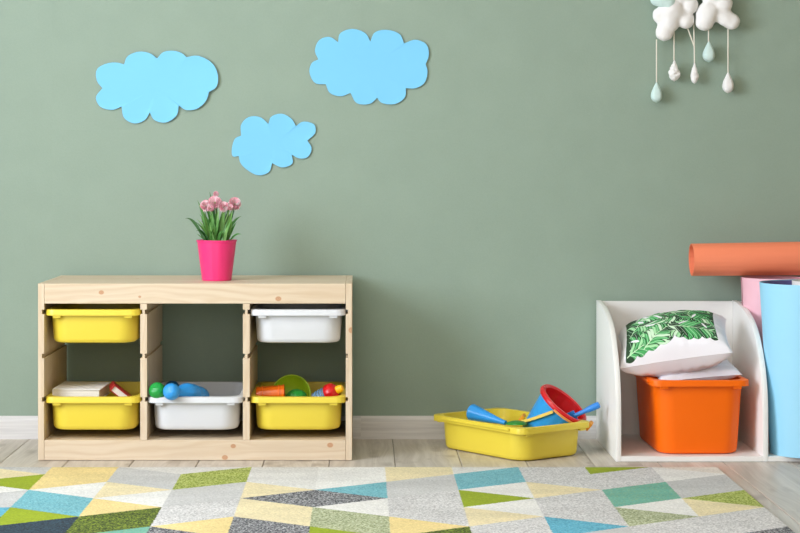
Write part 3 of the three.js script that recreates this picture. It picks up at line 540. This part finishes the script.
{
  const roll = (label, color, geo, pos, spin = 0) => { const o = mesh('paper_roll', geo.rotateY(spin), std(color, 0.65)); o.position.set(...pos); return tag(o, label, 'paper roll', 'rolls of coloured paper'); };
  const y = 0.0168;
  roll('large light blue paper roll standing in the white shelf', 0x9fdcf6, rollGeo(0.124, 0.155, 0.514, 1.35, 0.003), [1.357, y, 0.418], 2.2);
  roll('violet paper sheet curled inside the light blue roll', 0x6a679f, rollGeo(0.112, 0.143, 0.513, 1.2, 0.003), [1.357, y, 0.418], 1.2);
  roll('white paper roll standing inside the light blue roll', 0xf3f1ee, rollGeo(0.06, 0.083, 0.517, 2.2, 0.003), [1.39, y, 0.385], 0.4);
  roll('pale pink paper roll behind the light blue roll', 0xf8c3cf, rollGeo(0.076, 0.097, 0.514, 1.5, 0.003), [1.298, y, 0.15], 3.0);
  const o = mesh('paper_roll', rollGeo(0.0525, 0.0565, 0.62, 2.3, 0.002), std(0xff9068, 0.6));
  o.rotation.order = 'YXZ'; o.geometry.rotateY(2.6).rotateZ(-Math.PI / 2); o.position.set(1.048, 0.5855, 0.125); o.rotation.z = 0.012;
  tag(o, 'coral orange paper roll lying across the pink roll', 'paper roll', 'rolls of coloured paper');
}

// ------------------------------------------------------------------ added ceiling panel, out of view, fill light for the right side
{
  const t = thing('added_fill_light', 'added flat white ceiling panel, out of view, giving fill light', 'fill_lamp', [-0.5, ROOM.h, 2.4]);
  mesh('housing', mergeGeometries([span(-0.65, 0.65, -0.05, 0, -0.35, -0.32), span(-0.65, 0.65, -0.05, 0, 0.32, 0.35), span(-0.65, -0.62, -0.05, 0, -0.32, 0.32), span(0.62, 0.65, -0.05, 0, -0.32, 0.32)]), M.frame, t);
  mesh('diffuser', span(-0.62, 0.62, -0.045, -0.035, -0.32, 0.32), new THREE.MeshStandardMaterial({ color: 0xffffff, emissive: 0xfff4e4, emissiveIntensity: 1.5 }), t);
  const l = new THREE.RectAreaLight(0xfff6ea, 7, 1.2, 0.6); l.position.set(-0.5, ROOM.h - 0.055, 2.4); l.lookAt(-0.5, 0, 2.4); scene.add(l);
}

// ------------------------------------------------------------------ beach toys in the floor bin
{
  const blue = std(0x37a5ee, 0.32), red = std(0xd31a22, 0.3), amber = std(0xf4a01c, 0.4), strap = std(0xf2d264, 0.4);
  const ax = V(0.58, 0.764, 0.28).normalize(), rimC = V(0.629, 0.152, 0.29), Lb = 0.145;
  const t = thing('toy_bucket', 'blue toy bucket with red inside tipped over in the floor bin', 'bucket', rimC.clone().addScaledVector(ax, -Lb).toArray());
  t.quaternion.setFromUnitVectors(V(0, 1, 0), ax);
  mesh('bucket_wall', lathe([[0, 0], [0.054, 0], [0.0565, 0.003], [0.078, 0.136], [0.0765, 0.136], [0.055, 0.0045], [0, 0.0045]], 56), blue, t);
  mesh('red_lining', lathe([[0, 0.0055], [0.0525, 0.006], [0.0735, 0.134], [0.0725, 0.134], [0.0515, 0.0075], [0, 0.007]], 56), red, t);
  mesh('red_rim', lathe([[0.071, 0.13], [0.0785, 0.13], [0.086, 0.131], [0.0875, 0.135], [0.0865, 0.141], [0.083, 0.1455], [0.077, 0.146], [0.072, 0.142], [0.071, 0.13]], 64), red, t);
  const inv = t.quaternion.clone().invert(), loc = p => V(...p).sub(t.position).applyQuaternion(inv);
  // hoop handle: hinges on the rim at both ends, folded down over the near side
  const rimP = (a, r, h) => V(r * Math.cos(a), h, r * Math.sin(a));
  const q = loc([0.629, 0.152, 2]).setY(0).normalize(), a0 = Math.atan2(q.z, q.x);   // side towards the room
  const arc = (r0, r1, h0, h1, A, B, n = 12) => Array.from({ length: n + 1 }, (_, i) => rimP(mix(A, B, i / n), mix(r0, r1, i / n), mix(h0, h1, i / n)));
  const flat = (pts, w, th) => { // band swept along pts, its width along the local axis
    const c = new THREE.CatmullRomCurve3(pts), rings = []; for (let i = 0; i <= 36; i++) { const p = c.getPoint(i / 36), tn = c.getTangent(i / 36), o = V(p.x, 0, p.z).normalize(), up = o.clone().cross(tn).normalize(); rings.push([[-1, -1], [1, -1], [1, 1], [-1, 1]].map(([s, e]) => p.clone().addScaledVector(up, s * w / 2).addScaledVector(o, e * th / 2).toArray())); }
    return loft(rings, { capA: true, capB: true, crease: 0.4 }); };
  mesh('handle', flat(Array.from({ length: 13 }, (_, i) => { const q1 = i / 12, h1 = 0.014 + 0.112 * Math.pow(1 - q1, 1.9); return rimP(mix(a0 + 0.3, a0 + 1.55, q1), 0.0565 + 0.0215 * h1 / 0.136 + mix(0.009, 0.011, q1), h1); }), 0.009, 0.004), strap, t);
  mesh('handle', flat(arc(0.0915, 0.0905, 0.133, 0.134, a0 - 1.35, a0 + 0.3), 0.006, 0.004), std(0xf3a55c, 0.4), t);
  const lug = (a, r, h, s) => { const g = new RoundedBoxGeometry(0.026 * s, 0.022 * s, 0.012, 2, 0.003); g.rotateY(Math.PI / 2 - a); const p = rimP(a, r, h); return mesh('hinge_lug', g.translate(p.x, p.y, p.z), amber, t); };
  lug(a0 - 1.45, 0.101, 0.137, 1.25); lug(a0 + 1.66, 0.071, 0.018, 1.2);

  const sh = thing('toy_spade', 'small blue toy spade handle poking out of the bucket', 'toy', [0, 0, 0]);
  const A = V(0.655, 0.115, 0.315), B = V(0.731, 0.152, 0.33), dir = B.clone().sub(A);
  { const L = dir.length(); sh.position.copy(A); sh.quaternion.setFromUnitVectors(V(0, 1, 0), dir.normalize());
    mesh('grip', lathe([[0, 0], [0.0065, 0], [0.007, L * 0.4], [0.0095, L * 0.6], [0.0105, L * 0.9], [0.009, L * 0.98], [0.005, L], [0, L]], 20), std(0x2f86dc, 0.32), sh);
    mesh('blade', rspan(-0.017, 0.017, -0.034, 0.006, -0.0015, 0.0015, 0.001), std(0x2f86dc, 0.32), sh); }

  const sp = thing('sand_shovel', 'blue and green sand shovel lying at left in the floor bin', 'toy', [0, 0, 0]);
  const C = V(0.446, 0.09, 0.29), D = V(0.345, 0.112, 0.2), dv = D.clone().sub(C), L = dv.length(); sp.position.copy(C); sp.quaternion.setFromUnitVectors(V(0, 1, 0), dv.normalize());
  mesh('handle', lathe([[0, 0], [0.007, 0], [0.0085, L * 0.15], [0.0255, L * 0.92], [0.0265, L * 0.97], [0.024, L], [0.0205, L], [0.02, L * 0.93], [0, L * 0.9]], 28), std(0x2f9be8, 0.32), sp);
  { const g = new THREE.SphereGeometry(1, 28, 12, 0, Math.PI * 2, 0, Math.PI / 2); g.scale(0.034, 0.013, 0.05); const w = g.rotateX(-0.1); mesh('green_blade', w.applyQuaternion(sp.quaternion.clone().invert()).translate(...V(0.033, -0.004, 0.01).applyQuaternion(sp.quaternion.clone().invert()).toArray()), std(0x2f8f2f, 0.35), sp); }
}

renderer.render(scene, camera);
